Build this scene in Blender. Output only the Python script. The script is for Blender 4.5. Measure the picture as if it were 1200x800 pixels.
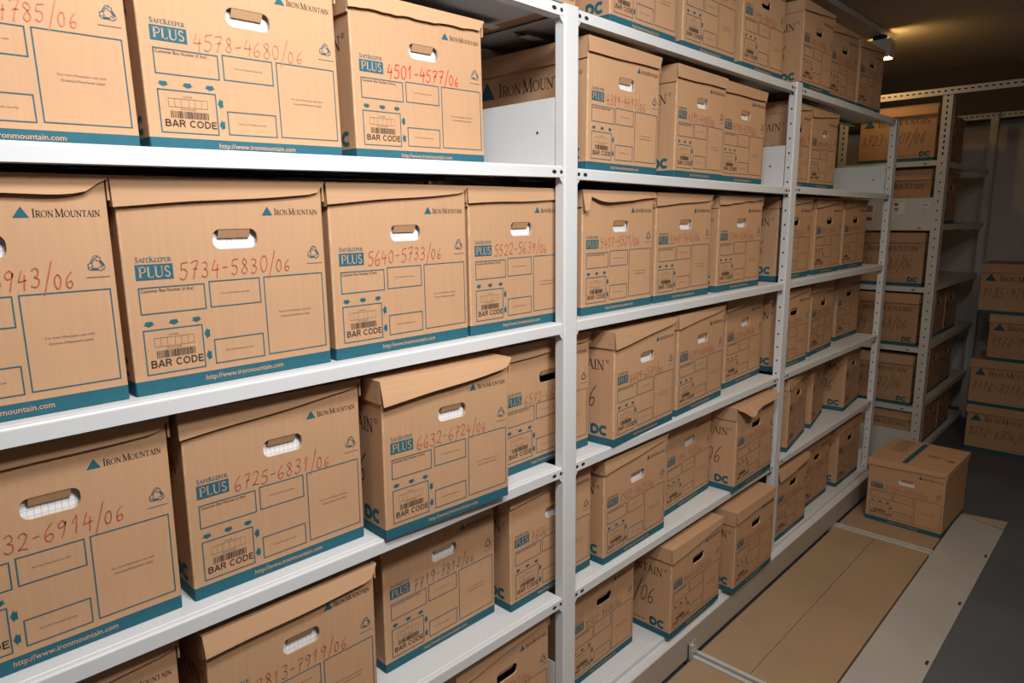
import bpy, bmesh, math, random
from mathutils import Vector, Matrix
import numpy as np

for o in list(bpy.data.objects):
    bpy.data.objects.remove(o, do_unlink=True)
S = bpy.context.scene
COL = S.collection
Z0 = 1.45                                   # the concrete floor is world z = 0; heights below are relative to the lens height

# ------------------------------------------------------------------ camera, world, light, exposure
cam_data = bpy.data.cameras.new('camera')
cam = bpy.data.objects.new('camera', cam_data)
COL.objects.link(cam)
YAW, PITCH, ROLL = 0.8012, 0.1813, -0.0118
fw = Vector((math.sin(YAW)*math.cos(PITCH), math.cos(YAW)*math.cos(PITCH), -math.sin(PITCH)))
r0 = Vector((math.cos(YAW), -math.sin(YAW), 0)); u0 = r0.cross(fw)
rr = math.cos(ROLL)*r0 + math.sin(ROLL)*u0
uu = -math.sin(ROLL)*r0 + math.cos(ROLL)*u0
cam.matrix_world = Matrix(((rr.x, uu.x, -fw.x, 0), (rr.y, uu.y, -fw.y, -1.0), (rr.z, uu.z, -fw.z, Z0), (0, 0, 0, 1)))
cam_data.sensor_width = 36; cam_data.lens = 36*792.118/1200
cam_data.clip_start = 0.02; cam_data.clip_end = 60
S.camera = cam

world = bpy.data.worlds.new('world'); S.world = world; world.use_nodes = True
world.node_tree.nodes['Background'].inputs[0].default_value = (1.0, 0.80, 0.58, 1)
world.node_tree.nodes['Background'].inputs[1].default_value = 0.02

def area_light(name, loc, target, sx, sy, energy, color, spread=180):
    d = bpy.data.lights.new(name, 'AREA'); d.shape = 'RECTANGLE'; d.size = sx; d.size_y = sy
    d.energy = energy; d.color = color; d.spread = math.radians(spread)
    o = bpy.data.objects.new(name, d); COL.objects.link(o); o.location = loc
    o.rotation_euler = (Vector(target)-Vector(loc)).to_track_quat('-Z', 'Y').to_euler()
    return o
area_light('ceiling_lamp_light', (0.34, -0.80, 2.38), (0.62, 0.0, 1.75), 0.55, 0.30, 21.5, (0.985, 0.99, 1.0), 150)
area_light('bounce_fill_light', (0.78, -1.35, 2.38), (1.0, -0.5, 1.65), 0.60, 0.30, 20, (1.0, 0.97, 0.93), 135)  # added unseen fill, in place of light bounced back across the aisle
area_light('aisle_lamp_light', (2.4, -0.9, 2.38), (2.5, -0.5, 0.6), 1.2, 0.2, 4.4, (1.0, 0.76, 0.48), 135)

vs = S.view_settings
vs.view_transform = 'Standard'; vs.look = 'None'; vs.gamma = 1; vs.use_curve_mapping = False
vs.exposure = 0.0

# ------------------------------------------------------------------ materials
def new_mat(name):
    m = bpy.data.materials.new(name); m.use_nodes = True
    return m, m.node_tree.nodes, m.node_tree.links, m.node_tree.nodes['Principled BSDF']

def noisy(name, col, rough=0.6, var=0.12, scale=(8, 8, 8), rand=0.0, bump=0.0, spec=0.5, metal=0.0, detail=4):
    m, N, L, B = new_mat(name)
    tc = N.new('ShaderNodeTexCoord'); mp = N.new('ShaderNodeMapping'); mp.inputs['Scale'].default_value = scale
    L.new(tc.outputs['Object'], mp.inputs['Vector'])
    nz = N.new('ShaderNodeTexNoise'); nz.inputs['Scale'].default_value = 1.0; nz.inputs['Detail'].default_value = detail
    L.new(mp.outputs['Vector'], nz.inputs['Vector'])
    mr = N.new('ShaderNodeMapRange'); mr.inputs['From Min'].default_value = 0.3; mr.inputs['From Max'].default_value = 0.7
    mr.inputs['To Min'].default_value = 1-var; mr.inputs['To Max'].default_value = 1+var
    L.new(nz.outputs['Fac'], mr.inputs['Value'])
    val = mr.outputs['Result']
    if rand:
        oi = N.new('ShaderNodeObjectInfo'); m2 = N.new('ShaderNodeMapRange')
        m2.inputs['To Min'].default_value = 1-rand; m2.inputs['To Max'].default_value = 1+rand
        L.new(oi.outputs['Random'], m2.inputs['Value'])
        mu = N.new('ShaderNodeMath'); mu.operation = 'MULTIPLY'
        L.new(val, mu.inputs[0]); L.new(m2.outputs['Result'], mu.inputs[1]); val = mu.outputs[0]
    vm = N.new('ShaderNodeVectorMath'); vm.operation = 'SCALE'; vm.inputs[0].default_value = col
    L.new(val, vm.inputs['Scale']); L.new(vm.outputs['Vector'], B.inputs['Base Color'])
    B.inputs['Roughness'].default_value = rough; B.inputs['Metallic'].default_value = metal
    B.inputs['Specular IOR Level'].default_value = spec
    if bump:
        bp = N.new('ShaderNodeBump'); bp.inputs['Strength'].default_value = bump; bp.inputs['Distance'].default_value = 0.002
        L.new(nz.outputs['Fac'], bp.inputs['Height']); L.new(bp.outputs['Normal'], B.inputs['Normal'])
    return m

M = {}
KRAFT = (0.51, 0.296, 0.162)
M['card'] = noisy('kraft_cardboard', KRAFT, 0.78, 0.035, (150, 150, 6), rand=0.05, bump=0.07, spec=0.38)
M['lid'] = noisy('kraft_cardboard_lid', (0.52, 0.304, 0.168), 0.78, 0.035, (6, 150, 150), rand=0.05, bump=0.07, spec=0.38)
M['edge'] = noisy('cut_cardboard_edge', (0.62, 0.43, 0.27), 0.9, 0.2, (60, 60, 60), spec=0.2)
M['teal'] = noisy('teal_ink', (0.020, 0.112, 0.152), 0.7, 0.06, (120, 120, 120), spec=0.25)
M['line'] = noisy('teal_line_ink', (0.026, 0.112, 0.150), 0.75, 0.06, (120, 120, 120), spec=0.25)
M['black'] = noisy('black_ink', (0.045, 0.036, 0.030), 0.75, 0.1, (120, 120, 120), spec=0.25)
M['grey_ink'] = noisy('small_print_ink', (0.17, 0.13, 0.10), 0.8, 0.1, (120, 120, 120), spec=0.2)
M['bright'] = noisy('fresh_red_marker', (0.62, 0.060, 0.040), 0.6, 0.12, (60, 60, 60), spec=0.3)
M['faint'] = noisy('faint_red_marker', (0.50, 0.185, 0.105), 0.7, 0.15, (60, 60, 60), spec=0.25)
M['corner'] = noisy('worn_cardboard_corner', (0.60, 0.37, 0.215), 0.8, 0.18, (40, 40, 40), spec=0.2)
M['red'] = noisy('red_marker', (0.44, 0.105, 0.062), 0.7, 0.22, (60, 60, 60), spec=0.25)
M['marker'] = noisy('black_marker', (0.055, 0.030, 0.018), 0.6, 0.2, (60, 60, 60), spec=0.3)
M['steel'] = noisy('white_painted_steel', (0.66, 0.67, 0.68), 0.38, 0.02, (3, 3, 3), spec=0.45)
M['steel_far'] = noisy('cream_painted_steel', (0.66, 0.63, 0.58), 0.45, 0.04, (5, 5, 5), spec=0.4)
M['base'] = noisy('taupe_painted_steel', (0.40, 0.355, 0.305), 0.42, 0.04, (4, 4, 4), spec=0.45)
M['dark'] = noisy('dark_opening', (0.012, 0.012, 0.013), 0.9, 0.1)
M['rubber'] = noisy('black_rubber', (0.02, 0.02, 0.021), 0.6, 0.1)
M['zinc'] = noisy('zinc_plated_steel', (0.62, 0.62, 0.62), 0.35, 0.08, (30, 30, 30), metal=0.6)
M['alu'] = noisy('rail_aluminium', (0.68, 0.67, 0.64), 0.4, 0.06, (20, 20, 20), metal=0.25)
M['board'] = noisy('tan_hardboard', (0.40, 0.272, 0.165), 0.5, 0.07, (3, 5, 5), rand=0.03, spec=0.35)
M['strip'] = noisy('pale_grey_plate', (0.46, 0.435, 0.40), 0.45, 0.05, (4, 6, 4), spec=0.4)
M['beige'] = noisy('beige_plate', (0.50, 0.42, 0.32), 0.5, 0.06, (6, 6, 6))
M['concrete'] = noisy('dark_grey_concrete', (0.104, 0.115, 0.133), 0.55, 0.16, (2.5, 2.5, 2.5), bump=0.05, detail=8)
M['wall'] = noisy('pale_grey_wall', (0.70, 0.66, 0.63), 0.85, 0.04, (1.5, 1.5, 1.5))
M['ceil'] = noisy('pale_ceiling', (0.50, 0.46, 0.42), 0.85, 0.05, (1.2, 1.2, 1.2))
M['beam'] = noisy('shade_darkened_beam', (0.10, 0.085, 0.07), 0.7, 0.08, (2, 2, 2))  # shade on the far ceiling beam is put into its colour
M['lampgrey'] = noisy('lamp_housing_grey', (0.55, 0.53, 0.50), 0.5, 0.04, (5, 5, 5))
M['sticker'] = noisy('white_sticker', (0.78, 0.74, 0.70), 0.6, 0.03, (20, 20, 20))
M['redst'] = noisy('red_sticker', (0.42, 0.03, 0.02), 0.6, 0.05, (20, 20, 20))
M['bluest'] = noisy('blue_grey_print', (0.25, 0.28, 0.33), 0.6, 0.05, (20, 20, 20))
def emit_mat(name, col, s):
    m, N, L, B = new_mat(name)
    B.inputs['Base Color'].default_value = (0.9, 0.9, 0.85, 1)
    B.inputs['Emission Color'].default_value = (*col, 1); B.inputs['Emission Strength'].default_value = s
    return m
M['tube'] = emit_mat('lit_warm_lens', (1.0, 0.60, 0.18), 45.0)
def paper_mat():
    m, N, L, B = new_mat('squared_paper')
    tc = N.new('ShaderNodeTexCoord'); mp = N.new('ShaderNodeMapping')
    mp.inputs['Rotation'].default_value = (math.pi/2, 0, 0)
    L.new(tc.outputs['Object'], mp.inputs['Vector'])
    br = N.new('ShaderNodeTexBrick'); br.offset = 0
    br.inputs['Color1'].default_value = (0.86, 0.86, 0.87, 1); br.inputs['Color2'].default_value = (0.84, 0.84, 0.86, 1)
    br.inputs['Mortar'].default_value = (0.50, 0.54, 0.62, 1); br.inputs['Scale'].default_value = 1
    br.inputs['Mortar Size'].default_value = 0.0004; br.inputs['Brick Width'].default_value = 0.008; br.inputs['Row Height'].default_value = 0.008
    L.new(mp.outputs['Vector'], br.inputs['Vector']); L.new(br.outputs['Color'], B.inputs['Base Color'])
    B.inputs['Roughness'].default_value = 0.8
    return m
M['paper'] = paper_mat()

# ------------------------------------------------------------------ building helpers
class MB:
    """Collects faces of one mesh; every face keeps a material key."""
    def __init__(self):
        self.v = []; self.f = []; self.m = []; self.keys = []
    def mi(self, k):
        if k not in self.keys: self.keys.append(k)
        return self.keys.index(k)
    def face(self, pts, k):
        i = len(self.v); self.v += [tuple(p) for p in pts]; self.f.append(list(range(i, i+len(pts)))); self.m.append(self.mi(k))
    def box(self, a, b, k):
        (x0, y0, z0), (x1, y1, z1) = a, b
        P = [(x0,y0,z0),(x1,y0,z0),(x1,y1,z0),(x0,y1,z0),(x0,y0,z1),(x1,y0,z1),(x1,y1,z1),(x0,y1,z1)]
        i = len(self.v); self.v += P
        for q in ((0,3,2,1),(4,5,6,7),(0,1,5,4),(1,2,6,5),(2,3,7,6),(3,0,4,7)):
            self.f.append([i+j for j in q]); self.m.append(self.mi(k))
    def prism(self, prof, axis, a, b, k):
        """Closed 2D profile swept along an axis ('x','y','z') from a to b."""
        def P(p, t):
            return (t, p[0], p[1]) if axis == 'x' else ((p[0], t, p[1]) if axis == 'y' else (p[0], p[1], t))
        n = len(prof)
        for i in range(n):
            p, q = prof[i], prof[(i+1) % n]
            self.face([P(p, a), P(q, a), P(q, b), P(p, b)], k)
        self.face([P(p, a) for p in reversed(prof)], k); self.face([P(p, b) for p in prof], k)
    def cyl(self, c, r, axis, a, b, k, n=20):
        self.prism([(c[0]+r*math.cos(2*math.pi*i/n), c[1]+r*math.sin(2*math.pi*i/n)) for i in range(n)], axis, a, b, k)
    def mesh(self, name, recalc=True, smooth=False):
        me = bpy.data.meshes.new(name); me.from_pydata(self.v, [], self.f)
        for k in self.keys: me.materials.append(M[k])
        for p, m in zip(me.polygons, self.m): p.material_index = m
        if recalc:
            bm = bmesh.new(); bm.from_mesh(me)
            bmesh.ops.remove_doubles(bm, verts=bm.verts, dist=1e-6)
            bmesh.ops.recalc_face_normals(bm, faces=bm.faces); bm.to_mesh(me); bm.free()
        if smooth:
            for p in me.polygons: p.use_smooth = True
        me.update(); return me
    def build(self, name, parent=None, recalc=True, bevel=0.0, smooth=False):
        o = link(name, self.mesh(name, recalc, smooth), parent)
        if bevel:
            b = o.modifiers.new('soft_edges', 'BEVEL'); b.width = bevel; b.segments = 2; b.limit_method = 'ANGLE'
        return o

def link(name, data, parent=None, loc=(0,0,0), rot=(0,0,0)):
    o = bpy.data.objects.new(name, data); COL.objects.link(o)
    o.location = loc; o.rotation_euler = rot
    if parent: o.parent = parent
    return o
def tag(o, label, cat, group=None):
    o['label'] = label; o['category'] = cat
    if group: o['group'] = group
    return o
def empty(name, loc, rot=(0,0,0)):
    o = link(name, None, None, loc, rot); o.empty_display_size = 0.1
    return o
def struct(mb, name):
    o = mb.build(name); o['kind'] = 'structure'; return o

# ------------------------------------------------------------------ the room
XN, XF, YR, YL, ZC = -2.2, 5.9, -2.3, 0.95, 0.965+Z0
b = MB(); b.box((XN, YR, -0.1), (XF, YL, 0.0), 'concrete'); struct(b, 'floor')
b = MB(); b.box((XN, YR, ZC), (XF, YL, ZC+0.1), 'ceil'); struct(b, 'ceiling')
b = MB(); b.box((XF, YR, 0), (XF+0.1, YL, ZC), 'wall'); struct(b, 'wall_far')
b = MB(); b.box((XN-0.1, YR, 0), (XN, YL, ZC), 'wall'); struct(b, 'wall_near')
b = MB(); b.box((XN, YL, 0), (XF, YL+0.1, ZC), 'wall'); struct(b, 'wall_left')
b = MB(); b.box((XN, YR-0.1, 0), (XF, YR, ZC), 'wall'); struct(b, 'wall_right')
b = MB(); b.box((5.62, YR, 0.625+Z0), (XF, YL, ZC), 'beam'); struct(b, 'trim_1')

# raised floor beside the shelving: rails, boards, edge plates
FZ = 0.03
RAILS = [(0.56, 0), (1.85, 1), (3.145, 2)]
def rail(x, lab):
    mb = MB()
    mb.box((x-0.022, -0.4225, 0.0), (x-0.007, 0.40, FZ+0.002), 'alu')
    mb.box((x+0.007, -0.4225, 0.0), (x+0.022, 0.40, FZ+0.002), 'alu')
    mb.box((x-0.007, -0.4225, 0.0), (x+0.007, 0.40, FZ-0.008), 'dark')
    tag(mb.build('floor_rail'), lab, 'floor rail', 'steel rails in the raised floor')
rail(1.85, 'light metal rail crossing the hardboard floor below the small zinc bracket')
rail(3.145, 'light metal rail crossing the hardboard floor in front of the box standing on the floor')
def board(x0, x1, y0, y1, lab):
    mb = MB(); mb.box((x0, y0, 0.0), (x1, y1, FZ), 'board')
    tag(mb.build('floor_board', bevel=0.001), lab, 'floor board', 'tan hardboard floor boards')
board(1.875, 3.12, -0.2045, -0.036, 'long tan hardboard floor board beside the shelving base, between the two rails')
board(1.875, 3.12, -0.417, -0.2065, 'long tan hardboard floor board along the pale grey edge plate, between the two rails')
board(0.60, 1.825, -0.2045, -0.036, 'tan hardboard floor board on the near side of the bracket rail, beside the shelving base')
board(0.60, 1.825, -0.417, -0.2065, 'tan hardboard floor board on the near side of the bracket rail, along the pale edge plate')
board(3.17, 3.70, -0.417, -0.036, 'tan hardboard floor board under the single cardboard box on the floor')
mb = MB()
mb.prism([(-0.424, 0.0), (-0.424, FZ), (-0.600, 0.006), (-0.600, 0.0)], 'x', 0.6, 3.655, 'strip')
for x in (3.31, 2.82, 2.35, 1.9, 1.4):
    z = 0.0085
    mb.box((x-0.012, -0.592, z-0.004), (x+0.012, -0.584, z+0.0012), 'black')
tag(mb.build('edge_plate'), 'long pale grey metal edge plate sloping from the hardboard down to the concrete', 'floor edging')
mb = MB()
mb.face([(3.657, -0.424, FZ), (3.657, -0.600, 0.008), (3.78, -0.60, 0.001), (3.76, -0.424, 0.001)], 'beige')
mb.face([(3.705, -0.424, FZ), (3.705, -0.05, FZ), (3.76, -0.05, 0.001), (3.76, -0.424, 0.001)], 'beige')
o = mb.build('end_plate'); sm = o.modifiers.new('thickness', 'SOLIDIFY'); sm.thickness = 0.002; sm.offset = -1
tag(o, 'beige sloping end plate where the raised floor stops, past the box on the floor', 'floor edging')

# ------------------------------------------------------------------ main shelving
BAYX = [(-0.02, 1.204), (1.253, 2.466), (2.517, 3.651)]
POSTX = [(-0.07, -0.02), (1.204, 1.253), (2.466, 2.517), (3.651, 3.702)]
LEVELS = {   # underside of the shelf's front lip at both ends of each bay
    'A': [(0.4320, 0.4255), (0.4253, 0.4183), (0.4175, 0.4115)],
    'B': [(0.0687, 0.0880), (0.0850, 0.0702), (0.0755, 0.0647)],
    'C': [(-0.2724, -0.2689), (-0.2691, -0.2712), (-0.2708, -0.2725)],
    'D': [(-0.6115, -0.6243), (-0.6242, -0.6214), (-0.6207, -0.6211)],
    'E': [(-0.9580, -0.9705), (-0.9718, -0.9673), (-0.9666, -0.9560)],
    'F': [(-1.3250, -1.3250)]*3,
}
LIP = 0.025; DEPTH = 0.50
def shelf_top(lev, x):
    """Height and slope of a shelf's top at x."""
    i = 0 if x < 1.20 else (1 if x < 2.46 else 2)
    a, c = [(-0.03, 1.229), (1.229, 2.49), (2.49, 3.68)][i]
    l, r = LEVELS[lev][i]; t = (x-a)/(c-a)
    return l+(r-l)*t+LIP+Z0, math.atan((r-l)/(c-a))

rack = empty('shelving_rack', (1.8, 0.2, FZ))
tag(rack, 'long white steel shelving rack full of cardboard boxes on a taupe base', 'shelving')
RINV = Matrix.Translation((-1.8, -0.2, -FZ))
def rack_part(mb, name, bevel=0.0):
    o = mb.build(name, rack, bevel=bevel); o.matrix_parent_inverse = RINV; return o

def make_shelf(lev, i, x0, x1):
    l, r = LEVELS[lev][i]
    a, c = [(-0.03, 1.229), (1.229, 2.49), (2.49, 3.68)][i]
    def zz(x): return l+(r-l)*(x-a)/(c-a)+Z0
    mb = MB()
    R = 0.004; h = LIP
    prof = [(0.0, 0.0), (0.0, h-R)] + [(R-R*math.cos(t), h-R+R*math.sin(t)) for t in (0.4, 0.8, 1.2, math.pi/2)] + \
           [(0.0105, h), (0.012, h-0.0012), (0.0135, h), (DEPTH, h), (DEPTH, 0.0), (DEPTH-0.03, 0.0), (DEPTH-0.03, 0.002), (DEPTH-0.002, 0.002), (DEPTH-0.002, h-0.0025),
            (0.003, h-0.0025), (0.003, 0.002), (0.028, 0.002), (0.028, 0.0)]
    n = len(prof)
    L_ = [(x0, p[0], zz(x0)+p[1]) for p in prof]; R_ = [(x1, p[0], zz(x1)+p[1]) for p in prof]
    for j in range(n):
        k = (j+1) % n
        mb.face([L_[j], L_[k], R_[k], R_[j]], 'steel')
    # stiffening fold below the tray, and its end tabs
    for yy in (0.17, 0.34):
        pr = [(yy, 0.006), (yy+0.03, 0.006), (yy+0.05, h-0.0028), (yy-0.02, h-0.0028)]
        xa, xb = x0+0.02, x1-0.02
        for j in range(3):
            mb.face([(xa, pr[j][0], zz(xa)+pr[j][1]), (xa, pr[j+1][0], zz(xa)+pr[j+1][1]), (xb, pr[j+1][0], zz(xb)+pr[j+1][1]), (xb, pr[j][0], zz(xb)+pr[j][1])], 'steel')
    if lev in 'BDE' or (lev == 'A'):
        for x, e in ((x0+0.006, 0.004), (x0+0.030, 0.006), (x1-0.030, 0.006), (x1-0.006, 0.004)):
            z = zz(x)+0.0115
            mb.face([(x+1.25*e*math.cos(t), -0.0004, z+0.0044*math.sin(t)) for t in [2*math.pi*k/12 for k in range(12)]], 'dark')
    sh = rack_part(mb, 'shelf')
    # corner gusset below the lip beside each post
    for x, sgn in ((x1, -1), (x0, 1)):
        g = MB(); z = zz(x)
        g.prism([(x, z+0.002), (x+sgn*0.013, z+0.002), (x, z-0.014)], 'y', 0.001, 0.003, 'steel')
        g.build('gusset', sh)
for lev in 'ABCDEF':
    for i, (x0, x1) in enumerate(BAYX):
        make_shelf(lev, i, x0+0.001, x1-0.001)

def make_post(x0, x1, y0, sgn, z1, holes):
    """U-shaped upright: face plate at y0, two side flanges with holes, return lips. sgn=+1: opens away from the aisle."""
    mb = MB(); t = 0.0022; d = 0.027*sgn; zb = -1.317+Z0; zt = z1+Z0
    y1 = y0+d
    prof = [(x0, y1), (x0, y0), (x1, y0), (x1, y1), (x1-0.010, y1), (x1-0.010, y1-t*sgn), (x1-t, y1-t*sgn), (x1-t, y0+t*sgn), (x0+t, y0+t*sgn), (x0+t, y1-t*sgn), (x0+0.010, y1-t*sgn), (x0+0.010, y1)]
    # rounded arrises on the face plate
    c = 0.004
    prof = [(x0, y1), (x0, y0+c*sgn), (x0+0.0012, y0+0.0012*sgn), (x0+c, y0), (x1-c, y0), (x1-0.0012, y0+0.0012*sgn), (x1, y0+c*sgn)] + prof[3:]
    mb.prism(prof, 'z', zb, zt, 'steel')
    if holes:
        z = zb+0.03
        while z < zt-0.01:
            for xs in (x0-0.0003, x1+0.0003):
                mb.face([(xs, y0+0.015*sgn+0.0032*math.cos(a), z+0.0038*math.sin(a)) for a in [2*math.pi*k/10 for k in range(10)]], 'dark')
            z += 0.05
    return rack_part(mb, 'post')
for j, (x0, x1) in enumerate(POSTX):
    make_post(x0, x1, -0.004, 1, 0.452 if j < 3 else 0.432, j >= 2)
    make_post(x0, x1, DEPTH+0.004, -1, 0.452, False)
for x, lev, h in ((1.2065, 'B', 0.150), (2.4685, 'B', 0.145), (3.6535, 'B', 0.135), (1.2065, 'F', 0.16), (3.6535, 'F', 0.10)):
    z = shelf_top(lev, x-0.01)[0]
    mb = MB(); mb.box((x-0.002, 0.026, z), (x, 0.45, z+h), 'steel')
    mb.face([(x-0.0024, 0.078+0.0035*math.cos(a), z+h*0.52+0.0035*math.sin(a)) for a in [2*math.pi*k/12 for k in range(12)]], 'dark')
    rack_part(mb, 'divider_panel', 0.0008)
# rolling base
mb = MB()
mb.box((-0.1, -0.030, -1.412+Z0), (3.705, 0.53, -1.3195+Z0), 'base')
mb.box((-0.1, -0.029, -1.320+Z0), (3.704, 0.53, -1.318+Z0), 'steel')
rack_part(mb, 'rolling_base')
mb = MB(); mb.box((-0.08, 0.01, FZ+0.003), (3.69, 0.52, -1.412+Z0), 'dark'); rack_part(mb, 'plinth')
mb = MB()
mb.box((1.800, -0.045, -1.412+Z0), (1.803, -0.0302, -1.362+Z0), 'zinc'); mb.box((1.800, -0.034, -1.412+Z0), (1.850, -0.0302, -1.362+Z0), 'zinc')
for z in (-1.376, -1.396):
    mb.cyl((1.826, z+Z0), 0.005, 'y', -0.0375, -0.034, 'zinc', 12)
rack_part(mb, 'stop_bracket')
for xx, zz_ in ((3.62, -1.335), (3.60, -1.39)):
    mb = MB(); mb.cyl((-0.012, zz_+Z0), 0.012, 'x', 3.703, 3.733, 'rubber', 14); rack_part(mb, 'bumper')

# ------------------------------------------------------------------ lettering and printing
_txt = {}
def text_shape(s, bold=0.0):
    """Flat outlines of a sans-serif line, cap height 1, as (verts, faces, width)."""
    key = (s, bold)
    if key in _txt: return _txt[key]
    cu = bpy.data.curves.new('line', 'FONT'); cu.body = s; cu.resolution_u = 2; cu.fill_mode = 'FRONT'; cu.offset = bold; cu.size = 1.0
    o = bpy.data.objects.new('line', cu); COL.objects.link(o)
    bpy.context.view_layer.update()
    me = bpy.data.meshes.new_from_object(o.evaluated_get(bpy.context.evaluated_depsgraph_get()))
    V = [(v.co.x, v.co.y) for v in me.vertices]; Fs = [list(p.vertices) for p in me.polygons]
    bpy.data.objects.remove(o); bpy.data.curves.remove(cu); bpy.data.meshes.remove(me)
    if 'cap' not in _txt:
        _txt['cap'] = 1.0; c_ = text_shape('H'); _txt['cap'] = max(v[1] for v in c_[0]); del _txt[('H', 0.0)]
    x0 = min(v[0] for v in V); ch = _txt['cap']; V = [((x-x0)/ch, y/ch) for x, y in V]
    _txt[key] = (V, Fs, max(v[0] for v in V)); return _txt[key]

class Ink(MB):
    """Printing on a vertical face: u to the reader's right, z up, in millimetres; layer lifts it off the board."""
    def p(self, u, z, l=0): return (u/1000, -0.0005-0.0003*l, z/1000)
    def poly(self, pts, k, l=0): self.face([self.p(u, z, l) for u, z in pts], k)
    def rect(self, u0, z0, u1, z1, k, l=0): self.poly([(u0, z0), (u1, z0), (u1, z1), (u0, z1)], k, l)
    def frame(self, u0, z0, u1, z1, w, k, l=0):
        self.rect(u0, z0, u1, z0+w, k, l); self.rect(u0, z1-w, u1, z1, k, l); self.rect(u0, z0+w, u0+w, z1-w, k, l); self.rect(u1-w, z0+w, u1, z1-w, k, l)
    def stroke(self, pts, w, k, l=0, closed=False):
        n = len(pts)
        def nrm(a, c):
            dx, dy = c[0]-a[0], c[1]-a[1]; d = math.hypot(dx, dy) or 1; return (-dy/d, dx/d)
        Ls, Rs = [], []
        for i in range(n):
            if closed: a, c = pts[i-1], pts[(i+1) % n]
            else: a, c = pts[max(i-1, 0)], pts[min(i+1, n-1)]
            nx, ny = nrm(a, c); ww = (w[i] if isinstance(w, (list, tuple)) else w)/2
            Ls.append((pts[i][0]+nx*ww, pts[i][1]+ny*ww)); Rs.append((pts[i][0]-nx*ww, pts[i][1]-ny*ww))
        for i in range(n if closed else n-1):
            j = (i+1) % n
            self.poly([Ls[i], Rs[i], Rs[j], Ls[j]], k, l)
    def text(self, s, u, z, h, k, l=0, width=None, bold=0.0, center=False):
        V, Fs, W = text_shape(s, bold)
        sx = (width/W) if width else h
        if center: u -= sx*W/2
        for f in Fs:
            self.poly([(u+V[i][0]*sx, z+V[i][1]*h) for i in f], k, l)

def arc(cx, cy, rx, ry, a0, a1, n=10):
    return [(cx+rx*math.cos(math.radians(a0+(a1-a0)*i/n)), cy+ry*math.sin(math.radians(a0+(a1-a0)*i/n))) for i in range(n+1)]
TK, TN = 0.125, 0.05
def serif(x, z, w=0.26): return ([(x-w/2, z), (x+w/2, z)], TN)
SERIF = {   # classical capitals as pen strokes: (points, width), advance
    'I': ([([(.18, 0), (.18, 1)], TK), serif(.18, .025), serif(.18, .975)], .36),
    'R': ([([(.18, 0), (.18, 1)], TK), serif(.18, .025), serif(.14, .975, .22), ([(.18, .97), (.40, .97)]+arc(.40, .74, .22, .23, 90, -90)+[(.18, .51)], .075), ([(.36, .51), (.66, .02)], .115), serif(.68, .02, .14)], .74),
    'O': ([(arc(.42, .5, .355, .47, 0, 360, 24)[:-1], 'O')], .85),
    'N': ([([(.15, 0), (.15, 1)], .055), ([(.12, .98), (.68, .04)], TK), ([(.68, 0), (.68, 1)], .055), serif(.15, .025), serif(.10, .975, .18), serif(.68, .975)], .82),
    'M': ([([(.13, 0), (.17, 1)], .055), ([(.15, .98), (.47, .05)], TK), ([(.47, .05), (.80, 1)], .055), ([(.80, 1), (.84, 0)], TK), serif(.13, .025), serif(.84, .025), serif(.11, .975, .16), serif(.85, .975, .16)], .98),
    'U': ([([(.17, 1), (.17, .32)]+arc(.41, .30, .24, .27, 180, 360, 12)[:7], .115), (arc(.41, .30, .24, .27, 270, 360, 6)+[(.65, 1)], .06), serif(.17, .975), serif(.65, .975, .22)], .80),
    'T': ([([(.35, 0), (.35, 1)], TK), ([(.04, .97), (.66, .97)], .06), ([(.05, 1), (.04, .80)], .045), ([(.65, 1), (.66, .80)], .045), serif(.35, .025)], .70),
    'A': ([([(.08, .02), (.36, 1)], .055), ([(.36, 1), (.65, .02)], TK), ([(.18, .36), (.54, .36)], .05), serif(.09, .025, .2), serif(.66, .025, .22)], .74),
    'S': ([([(.44, .80)]+arc(.27, .74, .16, .22, 30, 250, 9)+[(.33, .47)]+arc(.27, .26, .18, .23, 70, -160, 9), .095)], .54),
    'F': ([([(.18, 0), (.18, 1)], TK), ([(.10, .97), (.52, .97)], .06), ([(.18, .52), (.42, .52)], .05), ([(.52, 1), (.52, .80)], .045), serif(.18, .025)], .56),
    'E': ([([(.18, 0), (.18, 1)], TK), ([(.10, .97), (.52, .97)], .06), ([(.18, .52), (.42, .52)], .05), ([(.10, .03), (.55, .03)], .06), ([(.55, 0), (.56, .22)], .045), ([(.52, 1), (.52, .80)], .045)], .62),
    'K': ([([(.18, 0), (.18, 1)], TK), serif(.18, .025), serif(.18, .975), ([(.22, .48), (.58, .97)], .055), ([(.30, .56), (.64, .03)], .115), serif(.64, .025, .2)], .72),
    'P': ([([(.18, 0), (.18, 1)], TK), serif(.18, .025), serif(.14, .975, .22), ([(.18, .97), (.38, .97)]+arc(.38, .72, .22, .25, 90, -90)+[(.18, .47)], .075)], .64),
    'L': ([([(.18, 0), (.18, 1)], TK), serif(.18, .975), ([(.10, .03), (.54, .03)], .06), ([(.54, 0), (.56, .24)], .045)], .60),
}
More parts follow.
